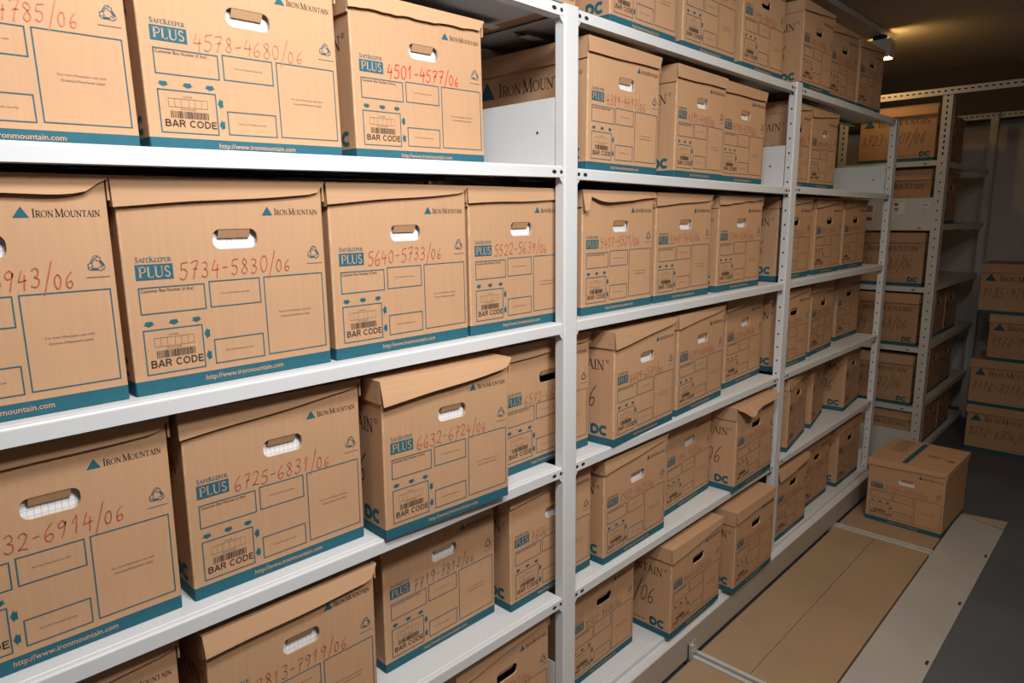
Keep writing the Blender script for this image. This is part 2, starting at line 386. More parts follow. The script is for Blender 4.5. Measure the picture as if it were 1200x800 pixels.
def serif_text(ink, words, u, z, h, width, k, l=0, small=0.8, heavy=1.0):
    """Capitals with a taller first letter in each word."""
    seq = []; pos = 0
    for w in words:
        for i, ch in enumerate(w):
            s = 1.0 if (i == 0 or ch in 'K' and small < 1 and len(w) == 10 and i == 4) else small
            seq.append((ch, pos, s)); pos += SERIF[ch][1]*s
        pos += 0.16
    sx = width/(pos-0.16)
    for ch, p0, s in seq:
        for pts, w in SERIF[ch][0]:
            if w == 'O':
                n = len(pts); ring_o, ring_i = [], []
                for i, (x, y) in enumerate(pts):
                    a = 2*math.pi*i/n; t = 0.028+0.042*abs(math.cos(a))
                    ring_o.append((u+(p0+(x+t*math.cos(a))*s)*sx, z+(y+0.03*math.sin(a))*s*h)); ring_i.append((u+(p0+(x-t*math.cos(a))*s)*sx, z+(y-0.03*math.sin(a))*s*h))
                for i in range(n):
                    j = (i+1) % n; ink.poly([ring_o[i], ring_i[i], ring_i[j], ring_o[j]], k, l)
            else:
                ink.stroke([(u+(p0+x*s)*sx, z+y*s*h) for x, y in pts], w*heavy*(sx+h)/2*s, k, l)

def arrow(ink, cx, cz, d, r=4.4):
    if d == 'down': pts = [(-5.2, 3.4), (5.2, 3.4), (5.2, -0.2), (8.0, -0.2), (0, -4.2), (-8.0, -0.2), (-5.2, -0.2)]
    else: pts = [(4.0, 5.4), (4.0, -5.4), (0.2, -5.4), (0.2, -8.6), (-4.2, 0), (0.2, 8.6), (0.2, 5.4)]
    ink.poly([(cx+x, cz+y) for x, y in pts], 'teal')

def recycling(ink, cx, cz, r):
    for a in (90, 210, 330):
        ca, sa = math.cos(math.radians(a-90)), math.sin(math.radians(a-90))
        def T(p): return (cx+r*(p[0]*ca-p[1]*sa), cz+r*(p[0]*sa+p[1]*ca))
        body = [(-.62, .18), (-.30, .74), (-.14, .92), (.16, .92), (.34, .70), (.48, .78), (.36, .30), (-.06, .44), (.08, .52), (0, .66), (-.10, .66), (-.36, .20)]
        ink.stroke([T(q) for q in body], 0.9, 'line', closed=True)
        ink.stroke([T(q) for q in [(-.50, .20), (-.20, .70)]], 0.8, 'line')
        ink.stroke([T(q) for q in [(.02, .80), (.20, .80)]], 0.8, 'line')

SANS = {   # heavy sans-serif capitals as thick strokes
    'B': ([[(.12, 0), (.12, 1)], [(.12, .93), (.40, .93)]+arc(.40, .74, .18, .19, 90, -90, 6)+[(.12, .55)], [(.40, .52)]+arc(.42, .29, .20, .22, 90, -90, 6)+[(.12, .07)]], .74),
    'A': ([[(.06, 0), (.36, .98)], [(.36, .98), (.66, 0)], [(.17, .30), (.55, .30)]], .74),
    'R': ([[(.12, 0), (.12, 1)], [(.12, .93), (.42, .93)]+arc(.42, .72, .19, .21, 90, -90, 6)+[(.12, .51)], [(.44, .50), (.62, 0)]], .76),
    'C': ([arc(.40, .5, .30, .43, 45, 315, 14)], .78),
    'O': ([arc(.40, .5, .31, .43, 0, 360, 18)], .84),
    'D': ([[(.12, 0), (.12, 1)], [(.12, .93), (.34, .93)]+arc(.34, .5, .31, .43, 90, -90, 10)+[(.12, .07)]], .78),
    'E': ([[(.12, 0), (.12, 1)], [(.12, .93), (.60, .93)], [(.12, .52), (.55, .52)], [(.12, .07), (.62, .07)]], .68),
    ' ': ([], .34),
}
def sans_text(ink, s, u, z, h, width, k, w=0.155, l=0):
    sx = width/sum(SANS[c][1] for c in s); x = 0
    for c in s:
        for pts in SANS[c][0]:
            ink.stroke([(u+(x+a)*sx, z+b_*h) for a, b_ in pts], w*(sx+h)/2, k, l)
        x += SANS[c][1]
def front_form():
    k = Ink(); W = 314/320
    X = lambda u: u*W
    for a in ((17, 113, 111, 151), (117, 114, 199, 153.5), (205, 30, 312, 154), (117, 29, 198, 66.5), (17, 27, 102, 91.5)):
        k.frame(X(a[0]), a[1], X(a[2]), a[3], 1.7, 'line')
    k.rect(X(16), 161, X(67.5), 182.5, 'teal')
    serif_text(k, ['PLUS'], X(19), 164, 15.6, X(45), 'card', 1, small=1.0, heavy=1.15)
    serif_text(k, ['SAFEKEEPER'], X(17), 185.5, 7.2, X(49), 'line', 0, heavy=1.25)
    k.poly([(X(211), 247.5), (X(229), 247.5), (X(220.5), 261)], 'teal')
    serif_text(k, ['IRON', 'MOUNTAIN'], X(232), 248, 10, X(78), 'black', 0, heavy=1.15)
    recycling(k, X(298), 186.5, 12.0)
    k.rect(X(284), 169.2, X(313), 170.4, 'grey_ink')
    k.text('Customer Box Number (if Any)', X(20), 143.5, 4.6, 'black', width=X(74))
    for u, z in ((158, 133), (157.5, 46.5)):
        k.text('For Iron Mountain use only', X(u), z, 2.7, 'grey_ink', width=X(45), center=True)
    k.text('For Iron Mountain use only', X(257), 95, 3.1, 'grey_ink', width=X(58), center=True)
    k.text('Outward/Retrieval Label', X(257), 87.5, 3.1, 'grey_ink', width=X(52), center=True)
    for u in (26.5, 61, 94): arrow(k, X(u), 99.5, 'down')
    for z in (77, 44): arrow(k, X(108), z, 'left')
    sans_text(k, 'BAR CODE', X(23), 37.0, 10.4, X(77), 'black', 0.15)
    rnd = random.Random(5); u = 33
    while u < 87:
        w = rnd.choice((.7, .7, 1.2, 1.9)); k.rect(X(u), 50, X(u+w), 60.5, 'black'); u += w+rnd.choice((.7, .9, 1.4))
    k.frame(X(31), 66, X(88), 79, .5, 'grey_ink')
    for u in (40, 49, 60, 69, 79): k.rect(X(u), 66, X(u+.5), 79, 'grey_ink')
    k.text('CUSTOMER', X(59), 81, 2.4, 'grey_ink', width=X(14), center=True)
    k.text('BAR CODE NUMBER', X(59), 62.3, 2.2, 'grey_ink', width=X(22), center=True)
    k.text('1', X(21.5), 62, 3.2, 'grey_ink')
    k.text('http://www.ironmountain.com', X(100), 7.4, 7.4, 'card', 0, width=X(128), bold=0.012)
    return k
def side_form():
    k = Ink()
    k.poly([(20, 197), (78, 197), (49, 243)], 'teal')
    serif_text(k, ['IRON', 'MOUNTAIN'], 92, 199, 33, 262, 'black', 0, heavy=1.0)
    for a, c in ((360, 364),): k.stroke(arc(364, 224, 4.5, 4.5, 0, 360, 10)[:-1], 1.2, 'grey_ink', closed=True)
    k.text('R', 362.2, 221.6, 4.6, 'grey_ink')
    sans_text(k, 'DC', 312, 27, 24, 56, 'teal', 0.27)
    k.text('Secure Records', 196, 30, 9, 'grey_ink', width=98)
    k.text('R', 297, 36, 4, 'grey_ink')
    return k

# handwritten figures as pen paths in a 0.6 x 1 cell
DIG = {
    '0': [arc(.28, .5, .22, .48, 100, 470, 14)],
    '1': [[(.10, .62), (.32, 1.0), (.26, .02)]],
    '2': [[(.08, .76)]+arc(.27, .76, .19, .22, 170, -30, 8)+[(.30, .34), (.05, .04), (.18, .10), (.50, .02)]],
    '3': [[(.08, .92), (.30, 1.0), (.44, .84), (.38, .64), (.20, .54)], [(.20, .54), (.44, .42), (.42, .12), (.22, 0), (.03, .12)]],
    '4': [[(.22, 1.0), (.06, .44), (.12, .40), (.50, .46)], [(.40, .74), (.34, -.08)]],
    '5': [[(.14, .94), (.10, .56), (.28, .60), (.45, .40), (.38, .10), (.18, -.02), (.03, .10)], [(.14, .94), (.50, 1.0)]],
    '6': [[(.42, 1.0), (.16, .70), (.06, .34), (.14, .04), (.34, 0), (.46, .22), (.34, .42), (.10, .28)]],
    '7': [[(.06, .90), (.24, .98), (.50, .96), (.34, .56), (.20, -.06)], [(.16, .50), (.46, .54)]],
    '8': [[(.40, .84), (.22, .98), (.12, .80), (.30, .54), (.46, .24), (.28, 0), (.08, .16), (.24, .46), (.42, .70), (.40, .84)]],
    '9': [[(.42, .80), (.28, .98), (.08, .80), (.16, .56), (.40, .66), (.44, .88), (.38, .40), (.26, -.04)]],
    '-': [[(.06, .46), (.42, .50)]],
    '/': [[(.44, 1.30), (.02, -.42)]],
}
def smooth_path(P, n=4):
    if len(P) < 3: return P
    out = []
    for i in range(len(P)-1):
        p0, p1, p2, p3 = P[max(i-1, 0)], P[i], P[i+1], P[min(i+2, len(P)-1)]
        for j in range(n):
            t = j/n
            out.append(tuple(0.5*((2*p1[c])+(-p0[c]+p2[c])*t+(2*p0[c]-5*p1[c]+4*p2[c]-p3[c])*t*t+(-p0[c]+3*p1[c]-3*p2[c]+p3[c])*t**3) for c in (0, 1)))
    return out+[P[-1]]
def handwriting(s, u, z, h, width, k, w, seed, slant=0.14, rise=0.0, tail=0.78):
    rnd = random.Random(seed); ink = Ink()
    adv = {'-': .62, '/': .50}
    tot = sum(adv.get(c, .66) for c in s); sx = width/tot; x = 0
    for i, c in enumerate(s):
        small = tail if '/' in s[:i] else 1.0
        dz = rnd.uniform(-.05, .05)*h - (0.10*h if small < 0.9 else 0); sc = rnd.uniform(.92, 1.08)*small
        for path in DIG[c]:
            pts = smooth_path([(px+rnd.uniform(-.02, .02), py+rnd.uniform(-.02, .02)) for px, py in path])
            ink.stroke([(u+(x+px*sc+py*slant*h/sx*0.5)*sx, z+dz+py*h*sc+rise*(x*sx)) for px, py in pts], w, k, 1)
        x += adv.get(c, .66)*rnd.uniform(.96, 1.04)
    return ink

# ------------------------------------------------------------------ the archive box
BW, BD, BH = 0.314, 0.385, 0.297
HX0, HX1, HZ0, HZ1 = 0.127, 0.197, 0.199, 0.228
def hole_outline(n=6):
    r = 0.0115
    pts = []
    for cx, cz, a0 in ((HX1-r, HZ0+r, -90), (HX1-r, HZ1-r, 0), (HX0+r, HZ1-r, 90), (HX0+r, HZ0+r, 180)):
        pts += arc(cx, cz, r, r, a0, a0+90, n)
    return pts
def make_body_mesh(hole=True):
    mb = MB(); t = 0.004; rc = 0.003; zt = BH-0.004; zb = 0.020
    W, D = BW, BD
    corner = []
    for cx, cy, a0 in ((rc, rc, 180), (W-rc, rc, 270), (W-rc, D-rc, 0), (rc, D-rc, 90)):
        corner.append(arc(cx, cy, rc, rc, a0, a0+90, 3))
    loop = corner[0]+corner[1]+corner[2]+corner[3]
    n = len(loop)
    for i in range(n):
        a, c = loop[i], loop[(i+1) % n]
        mb.face([(*a, 0), (*c, 0), (*c, zb), (*a, zb)], 'teal')
        front = abs(a[1]) < 1e-6 and abs(c[1]) < 1e-6
        ck = 'corner' if (a[1] < rc+1e-6 and c[1] < rc+1e-6 and not front and max(a[0], c[0]) < 0.01) else 'card'
        if not (front and hole):
            mb.face([(*a, zb), (*c, zb), (*c, zt), (*a, zt)], ck)
    mb.face([(*p, 0) for p in reversed(loop)], 'card')
    if hole:
        H = hole_outline(); m = len(H)
        bm = bmesh.new()
        ov = [bm.verts.new((x, 0, z)) for x, z in ((rc, zb), (W-rc, zb), (W-rc, zt), (rc, zt))]
        hv = [bm.verts.new((x, 0, z)) for x, z in H]
        eds = [bm.edges.new((ov[i], ov[(i+1) % 4])) for i in range(4)]+[bm.edges.new((hv[i], hv[(i+1) % m])) for i in range(m) if (hv[i].co-hv[(i+1) % m].co).length > 1e-7]
        bmesh.ops.triangle_fill(bm, edges=eds, use_beauty=True)
        for f in bm.faces: mb.face([tuple(v.co) for v in f.verts], 'card')
        bm.free()
        bm = bmesh.new()
        ov = [bm.verts.new((x, t, z)) for x, z in ((t, t), (W-t, t), (W-t, zt), (t, zt))]
        hv = [bm.verts.new((x, t, z)) for x, z in H]
        eds = [bm.edges.new((ov[i], ov[(i+1) % 4])) for i in range(4)]+[bm.edges.new((hv[i], hv[(i+1) % m])) for i in range(m) if (hv[i].co-hv[(i+1) % m].co).length > 1e-7]
        bmesh.ops.triangle_fill(bm, edges=eds, use_beauty=True)
        for f in bm.faces: mb.face([tuple(v.co) for v in f.verts], 'card')
        bm.free()
        for i in range(m):
            (x, z), (x2, z2) = H[i], H[(i+1) % m]
            if math.hypot(x-x2, z-z2) > 1e-7:
                mb.face([(x, 0, z), (x2, 0, z2), (x2, t, z2), (x, t, z)], 'edge')
    I = [(t, t), (W-t, t), (W-t, D-t), (t, D-t)]
    for i in range(4):
        if i == 0 and hole: continue
        a, c = I[i], I[(i+1) % 4]
        mb.face([(*a, t), (*a, zt), (*c, zt), (*c, t)], 'card')
    mb.face([(*p, t) for p in I], 'card')
    me = mb.mesh('carton', True)
    return me
BODY = make_body_mesh()
FORM, SIDE = front_form(), side_form()
BKEYS = ['teal', 'card', 'edge', 'corner', 'line', 'black', 'grey_ink', 'red', 'faint', 'bright', 'marker']
def carton_mesh(front_inks, side_inks):
    V = [tuple(v.co) for v in BODY.vertices]; Fs = [list(p.vertices) for p in BODY.polygons]
    keyof = [next(k_ for k_ in M if M[k_] is m_) for m_ in BODY.materials]
    mi = [BKEYS.index(keyof[p.material_index]) for p in BODY.polygons]
    for inks, side in ((front_inks, False), (side_inks, True)):
        for ink in inks:
            n = len(V)
            V += [((y_, BD-x_, z_) if side else (x_, y_, z_)) for x_, y_, z_ in ink.v]
            Fs += [[i+n for i in f] for f in ink.f]; mi += [BKEYS.index(ink.keys[m_]) for m_ in ink.m]
    me = bpy.data.meshes.new('carton'); me.from_pydata(V, [], Fs)
    for k_ in BKEYS: me.materials.append(M[k_])
    me.polygons.foreach_set('material_index', mi); me.update()
    return me
fl = MB()
fl.prism([(0.0008, HZ1-0.0003), (0.0038, HZ1-0.0003), (0.0088, HZ1-0.0125), (0.0062, HZ1-0.0130)], 'x', HX0+0.0105, HX1-0.0105, 'card')
FLAP = fl.mesh('hand_hole_flap')
del fl

def make_lid(seed, hl=0.038, hr=0.012, hs=0.040, ragged=0.0, lift=0.003, edge=None, round_=0.028, flare=0.0):
    """Lid: top plate, three plain skirts and a tapering front flap whose lower edge runs from deep on one side to rounded on the other."""
    rnd = random.Random(seed); mb = MB(); e = 0.0042; T = 0.003
    x0, x1, y0, y1, zt = -e, BW+e, -e, BD+e, BH+0.004
    mb.box((x0, y0, zt-T), (x1, y1, zt), 'lid')
    mb.prism([(x0, zt-T), (x0+T, zt-T), (x0+T-flare, zt-hs), (x0-flare, zt-hs)], 'y', y0+T, y1, 'lid'); mb.box((x1-T, y0+T, zt-hs*0.8), (x1, y1, zt-T), 'lid')
    mb.box((x0+T, y1-T, zt-hs), (x1-T, y1, zt-T), 'lid')
    n = 22; low = []
    ph = [rnd.uniform(0, 6.28) for _ in range(3)]
    for i in range(n+1):
        s = i/n; x = x0+(x1-x0)*s
        d = hl+(hr-hl)*s
        if edge:
            for (sa, da), (sb, db) in zip(edge, edge[1:]):
                if sa <= s <= sb+1e-9: d = da+(db-da)*(s-sa)/max(sb-sa, 1e-6); break
        else:
            q = (x1-x)/round_
            if q < 1: d = max(0.0035, d*math.sqrt(max(0.0, 1-(1-q)**2)))
            d += ragged*(math.sin(s*23+ph[0])*.5+math.sin(s*51+ph[1])*.3+rnd.uniform(-.4, .4))+0.0008*math.sin(s*9+ph[2])
        low.append((x, max(0.003, d)))
    def yy(d): return y0-lift*min(1.0, d/0.03)
    for (xa, da), (xb, db) in zip(low, low[1:]):
        A = (xa, y0, zt), (xb, y0, zt), (xb, yy(db), zt-db), (xa, yy(da), zt-da)
        Bk = [(x, y+T*0.8, z) for x, y, z in A]
        mb.face(A, 'lid'); mb.face(list(reversed(Bk)), 'lid')
        mb.face([A[3], A[2], Bk[2], Bk[3]], 'edge')
    xa, da = low[0]
    mb.face([(xa, y0, zt), (xa, yy(da), zt-da), (xa, yy(da)+T*0.8, zt-da), (xa, y0+T*0.8, zt)], 'lid')
    xa, da = low[-1]
    mb.face([(xa, y0, zt), (xa, yy(da), zt-da), (xa, yy(da)+T*0.8, zt-da), (xa, y0+T*0.8, zt)], 'lid')
    return mb.mesh('lid', False)

NB = [0]
def archive_box(loc, rz, tilt, number, label, group, sx=1.0, sz=1.0, front=True, side=True, red='red', paper=False, lid=None, side_number=None, name='archive_box', nu=74, nw=178):
    NB[0] += 1; seed = NB[0]*7+3
    root = empty(name, loc, (0, -tilt, rz)); root.scale = (sx, 1, sz)
    tag(root, label, 'box', group)
    fi, si = [], []
    if front:
        rnd = random.Random(seed)
        fi = [FORM, handwriting(number, nu, 158+rnd.uniform(-2, 3), 24, nw, red, 2.0 if red == 'bright' else 1.55, seed, rise=rnd.uniform(-.01, .05))]
    if side:
        si = [SIDE, handwriting(side_number or number, 12, 98, 58, 318, 'marker', 2.4, seed+1, slant=0.34, tail=0.95)]
    ca = link('carton', carton_mesh(fi, si), root)
    link('hand_hole_flap', FLAP, ca)
    link('lid', make_lid(seed, **(lid or {})), root)
    if paper:
        p = MB(); p.box((0.02, 0.0100, 0.006), (BW-0.02, 0.33, 0.236), 'paper')
        po = link('paper_bundle', p.mesh('paper_bundle'), None, loc, (0, -tilt, rz)); po.scale = (sx, 1, sz)
        tag(po, 'white squared paper showing through the hand hole of ' + paper, 'papers', 'papers inside the archive boxes')
    return root

def on_shelf(lev, x, y, number, label, yaw=0.0, sx=1.0, side=True, dz=0.0, sz=None, **kw):
    if sz is None: sz = {'A': 1.0, 'B': 1.0, 'C': 1.022, 'D': 1.02, 'E': 1.0, 'F': 1.0}[lev]
    if lev == 'C': y += 0.005
    z, t = shelf_top(lev, x+0.15)
    z0 = z-0.15*math.tan(t)
    if x < 1.2 < x+BW*sx-0.02 or x < 2.46 < x+BW*sx-0.02:      # standing across two bays: rests on the higher tray
        t = 0.0; z0 = max(shelf_top(lev, x)[0], shelf_top(lev, x+BW*sx)[0])
    names = {'A': 'archive boxes on the topmost shelf', 'B': 'archive boxes on the second shelf from the top', 'C': 'archive boxes on the third shelf from the top',
             'D': 'archive boxes on the third shelf from the floor', 'E': 'archive boxes on the second shelf from the floor', 'F': 'archive boxes on the bottom shelf'}
    return archive_box((x, y, z0+0.0008+dz), math.radians(yaw), t, number, label, names[lev], sx=sx, sz=sz, side=side, **kw)

P = 'the box numbered '
# topmost shelf
on_shelf('A', 0.988, 0.045, '4090-4189/06', 'archive box on the topmost shelf right above the nearest post', side=False)
on_shelf('A', 1.392, 0.015, '3990-4089/06', 'archive box on the topmost shelf, first one past the nearest post, DC on its side', sx=0.95)
on_shelf('A', 1.728, 0.018, '3890-3989/06', 'archive box on the topmost shelf, above the box numbered 4389-4497/06', sx=0.98)
on_shelf('A', 2.078, 0.018, '3790-3889/06', 'archive box on the topmost shelf, directly before the one standing over the middle post', sx=0.97)
on_shelf('A', 2.518, 0.008, '3690-3789/06', 'archive box on the topmost shelf over the middle post, its lettered side showing', sx=0.92, sz=0.96)
on_shelf('A', 2.820, 0.022, '3590-3689/06', 'archive box on the topmost shelf, second from its far end', sx=1.0, sz=0.92)
on_shelf('A', 3.147, 0.018, '3490-3589/06', 'darkest archive box at the far end of the topmost shelf, below the lamp', sx=1.0, sz=0.90)
# second shelf
on_shelf('B', 0.034, 0.060, '4681-4785/06', 'archive box numbered ending 785/06, cut off beside the one numbered 4578-4680/06', paper=P+'ending 785/06', side=False, red='faint', sz=0.935, nu=100, nw=158)
on_shelf('B', 0.361, 0.060, '4578-4680/06', 'archive box numbered 4578-4680/06 in faint red', paper=P+'4578-4680/06', red='faint', sz=0.935)
on_shelf('B', 0.704, 0.060, '4501-4577/06', 'archive box numbered 4501-4577/06 in bright red, beside a gap on its shelf', paper=P+'4501-4577/06', red='bright', sx=1.0, sz=0.935, lid=dict(hl=0.032, hr=0.022, round_=0.012, ragged=0.002))
on_shelf('B', 1.314, 0.020, '4389-4497/06', 'archive box numbered 4389-4497/06, its lettered side seen through the gap', paper=P+'4389-4497/06', sx=0.975, lid=dict(hl=0.036, hr=0.030, round_=0.004, hs=0.048))
on_shelf('B', 1.708, 0.020, '4291-4388/06', 'archive box with a wide lid skirt, right after the one numbered 4389-4497/06', paper='the box next after 4389-4497/06', sx=0.90, lid=dict(hl=0.036, hr=0.030, round_=0.004, hs=0.046))
on_shelf('B', 1.998, 0.030, '4190-4290/06', 'archive box beside the small white divider panel of the middle bay', paper='the box beside the middle divider panel', sx=0.95, side=False, lid=dict(hl=0.034, hr=0.030, round_=0.004))
on_shelf('B', 2.520, 0.040, '4786-4889/06', 'archive box on the second shelf just behind the middle post', sx=0.65)
on_shelf('B', 2.735, 0.040, '4890-4985/06', 'archive box on the second shelf between the middle post and the far divider panel', sx=0.88, paper='the box before the far divider panel')
# third shelf
on_shelf('C', -0.024, 0.030, '5831-5943/06', 'archive box numbered ending 5943/06 with a ragged torn lid edge', paper=P+'ending 5943/06', side=False, nu=108, nw=158,
         lid=dict(hl=0.02, edge=[(0, .024), (.3, .026), (.6, .024), (.8, .026), (.9, .023), (.95, .012), (1, .004)], ragged=0.0, lift=0.006))
on_shelf('C', 0.299, 0.030, '5734-5830/06', 'archive box numbered 5734-5830/06', paper=P+'5734-5830/06', lid=dict(hl=0.040, hr=0.020))
on_shelf('C', 0.624, 0.030, '5640-5733/06', 'archive box numbered 5640-5733/06', paper=P+'5640-5733/06', side=False, lid=dict(hl=0.036, hr=0.014))
on_shelf('C', 0.945, 0.030, '5522-5639/06', 'archive box whose number starts with 5522, cut by the nearest post', paper=P+'starting 5522', side=True, lid=dict(hl=0.034, hr=0.024), sx=0.97)
on_shelf('C', 1.318, 0.030, '5417-5521/06', 'archive box numbered 5417-5521/06 with a crushed, sagging lid', paper=P+'5417-5521/06', side=True,
         lid=dict(edge=[(0, .050), (.06, .046), (.09, .016), (.2, .026), (.3, .029), (.6, .024), (.8, .018), (1, .014)], lift=0.010))
on_shelf('C', 1.648, 0.030, '5247-5416/06', 'archive box next after the one numbered 5417-5521/06, touching it', paper='the box right after 5417-5521/06', side=False, lid=dict(hl=0.036, hr=0.018))
on_shelf('C', 2.012, 0.030, '5144-5246/06', 'archive box whose whole front shows last before the middle post, third shelf down', paper='the last box before the middle post', lid=dict(hl=0.032, hr=0.012, ragged=0.002))
on_shelf('C', 2.476, 0.035, '5045-5143/06', 'archive box standing behind the middle post on the third shelf from the top')
on_shelf('C', 2.850, 0.038, '4986-5044/06', 'archive box second from the far end of the third shelf from the top', sx=0.96)
on_shelf('C', 3.200, 0.045, '4900-4985/06', 'archive box at the far end of the third shelf from the top', sx=0.95)
# fourth shelf
on_shelf('D', 0.017, 0.040, '6832-6914/06', 'archive box numbered ending 32-6914/06 in red, before the one numbered 6725-6831/06', paper=P+'ending 6914/06', side=False, lid=dict(hl=0.032, hr=0.020))
on_shelf('D', 0.350, 0.040, '6725-6831/06', 'archive box numbered 6725-6831/06', paper=P+'6725-6831/06', lid=dict(hl=0.040, hr=0.014))
on_shelf('D', 0.680, -0.008, '6632-6724/06', 'archive box numbered 6632-6724/06, standing out over the shelf edge', yaw=-2.5, paper=P+'6632-6724/06', lid=dict(hl=0.044, hr=0.018, lift=0.012, hs=0.042))
on_shelf('D', 1.050, 0.055, '6572-6631/06', sx=1.04, label= 'archive box whose number starts with 6572, set back behind the nearest post', side=False, lid=dict(hl=0.036, hr=0.022))
on_shelf('D', 1.404, -0.006, '6489-6571/06', 'archive box pushed forward just past the nearest post, numbered 6489-6571/06', yaw=2.5, paper='the forward box past the nearest post', sx=1.02, lid=dict(hl=0.044, hr=0.012, hs=0.044, lift=0.006))
on_shelf('D', 1.752, 0.014, '6397-6488/06', 'archive box in the middle bay right after the one numbered 6489-6571/06', yaw=3, paper='the box after 6489-6571/06', side=False, sx=1.02)
on_shelf('D', 2.150, 0.062, '6290-6396/06', 'archive box set back just before the middle post, third shelf from the floor', yaw=2, paper='the set-back box before the middle post', side=False)
on_shelf('D', 2.508, 0.036, '6190-6289/06', 'archive box standing behind the middle post on the third shelf from the floor')
on_shelf('D', 2.885, 0.050, '6090-6189/06', 'archive box second from the far end of the third shelf from the floor', yaw=3, side=False)
on_shelf('D', 3.322, 0.094, '5990-6089/06', 'archive box set furthest back at the far end, third shelf from the floor', side=False)
# fifth shelf
on_shelf('E', -0.004, 0.035, '7920-8015/06', 'archive box before 7813-7919/06, only a lid corner and NTAIN showing', side=False)
on_shelf('E', 0.345, 0.015, '7813-7919/06', 'archive box numbered 7813-7919/06, its pale lid flap standing out', lid=dict(hl=0.034, hr=0.026, lift=0.010), paper=P+'7813-7919/06')
on_shelf('E', 0.724, 0.080, '7719-7812/06', 'archive box numbered 7719-7812/06 in dull brown ink', side=False, red='grey_ink', sx=1.02, paper=P+'7719-7812/06', lid=dict(hl=0.02, hr=0.012))
on_shelf('E', 1.067, 0.048, '7606-7718/06', 'archive box whose number starts with 7606, partly behind the nearest post', paper=P+'starting 7606', lid=dict(hl=0.034, hr=0.012))
on_shelf('E', 1.405, 0.022, '7502-7605/06', 'archive box numbered 7502-7605/06, first past the nearest post', paper=P+'7502-7605/06')
on_shelf('E', 1.777, 0.060, '7394-7501/06', 'archive box set back between 7502-7605/06 and the box with the torn lid', yaw=2, side=False, paper='the box before the torn lid')
on_shelf('E', 2.108, -0.014, '7290-7393/06', 'archive box with a torn, lifted lid flap and big 06 on its side', yaw=1, side_number='7290-7393/06',
         lid=dict(edge=[(0, .006), (.05, .012), (.14, .034), (.22, .038), (.30, .026), (.5, .020), (.8, .020), (.93, .018), (1, .012)], lift=0.030, hs=0.046))
on_shelf('E', 2.618, 0.012, '7190-7289/06', 'archive box turned inward just past the middle post, second shelf from the floor', yaw=9, lid=dict(hl=0.042, hr=0.02, hs=0.045))
on_shelf('E', 2.985, 0.056, '7100-7189/06', 'archive box turned inward, middle of three above the bottom shelf of the far bay', yaw=10.5, sx=0.92)
on_shelf('E', 3.345, 0.037, '7010-7099/06', 'archive box showing TAIN, 06 and DC at the far end above the bottom shelf', yaw=5, sx=0.93)
# bottom shelf
on_shelf('F', 0.876, 0.035, '8607-8722/06', 'archive box on the bottom shelf just before the nearest post', side=False)
on_shelf('F', 1.303, 0.060, '8507-8606/06', 'archive box set back on the bottom shelf just past the nearest post', side=False, red='grey_ink')
on_shelf('F', 1.700, -0.020, '8407-8506/06', 'archive box overhanging the bottom shelf, NTAIN 06 DC on its side', red='red', sx=1.02, lid=dict(hl=0.046, hr=0.022, hs=0.046, round_=0.01))
on_shelf('F', 2.076, -0.044, '8307-8406/06', 'archive box overhanging the bottom shelf directly below the one with the torn lid', sx=1.0, lid=dict(hl=0.040, hr=0.030, hs=0.050, round_=0.01))
on_shelf('F', 2.540, 0.008, '8207-8306/06', 'archive box on the bottom shelf, first past the middle post, flap standing out', side=False, lid=dict(hl=0.040, hr=0.018, lift=0.012))
on_shelf('F', 2.905, 0.046, '8107-8206/06', 'archive box on the bottom shelf in the far bay, set back between two others', side=False)
on_shelf('F', 3.297, 0.030, '8016-8106/06', 'archive box at the far end of the bottom shelf, against the last post', sx=1.0)

# the box on the floor, turned a quarter
fb = archive_box((3.318, -0.105, FZ+0.001), -math.pi/2-0.03, 0, '3104-3205/06', 'single archive box standing on the hardboard floor, its printed lid facing up', None, paper='the box standing on the floor', lid=dict(hl=0.032, hr=0.020), side=False)
tp = MB(); zt = BH+0.0045
def tq(u0, v0, u1, v1, kk): tp.face([(u0, v0, zt), (u1, v0, zt), (u1, v1, zt), (u0, v1, zt)], kk)
tq(0.128, 0.02, 0.150, 0.365, 'teal')
for i in range(9):
    y_ = 0.335-i*0.020
    tq(0.030 + (0.006 if i % 3 else 0), y_, 0.098 - 0.008*(i % 2), y_+0.006, 'grey_ink')
tq(0.045, 0.350, 0.09, 0.358, 'teal')
for a in ((0.185, 0.20, 0.245, 0.207), (0.190, 0.185, 0.240, 0.192), (0.262, 0.17, 0.268, 0.195), (0.275, 0.165, 0.300, 0.190)):
    tq(*a, 'grey_ink')
lo_ = next(c_ for c_ in fb.children if c_.name.startswith('lid'))
bm = bmesh.new(); bm.from_mesh(lo_.data)
for k_ in tp.keys: lo_.data.materials.append(M[k_])
base_ = len(lo_.data.materials)-len(tp.keys)
for f_, m_ in zip(tp.f, tp.m):
    nf = bm.faces.new([bm.verts.new(tp.v[i]) for i in f_]); nf.material_index = base_+m_
bm.to_mesh(lo_.data); bm.free()

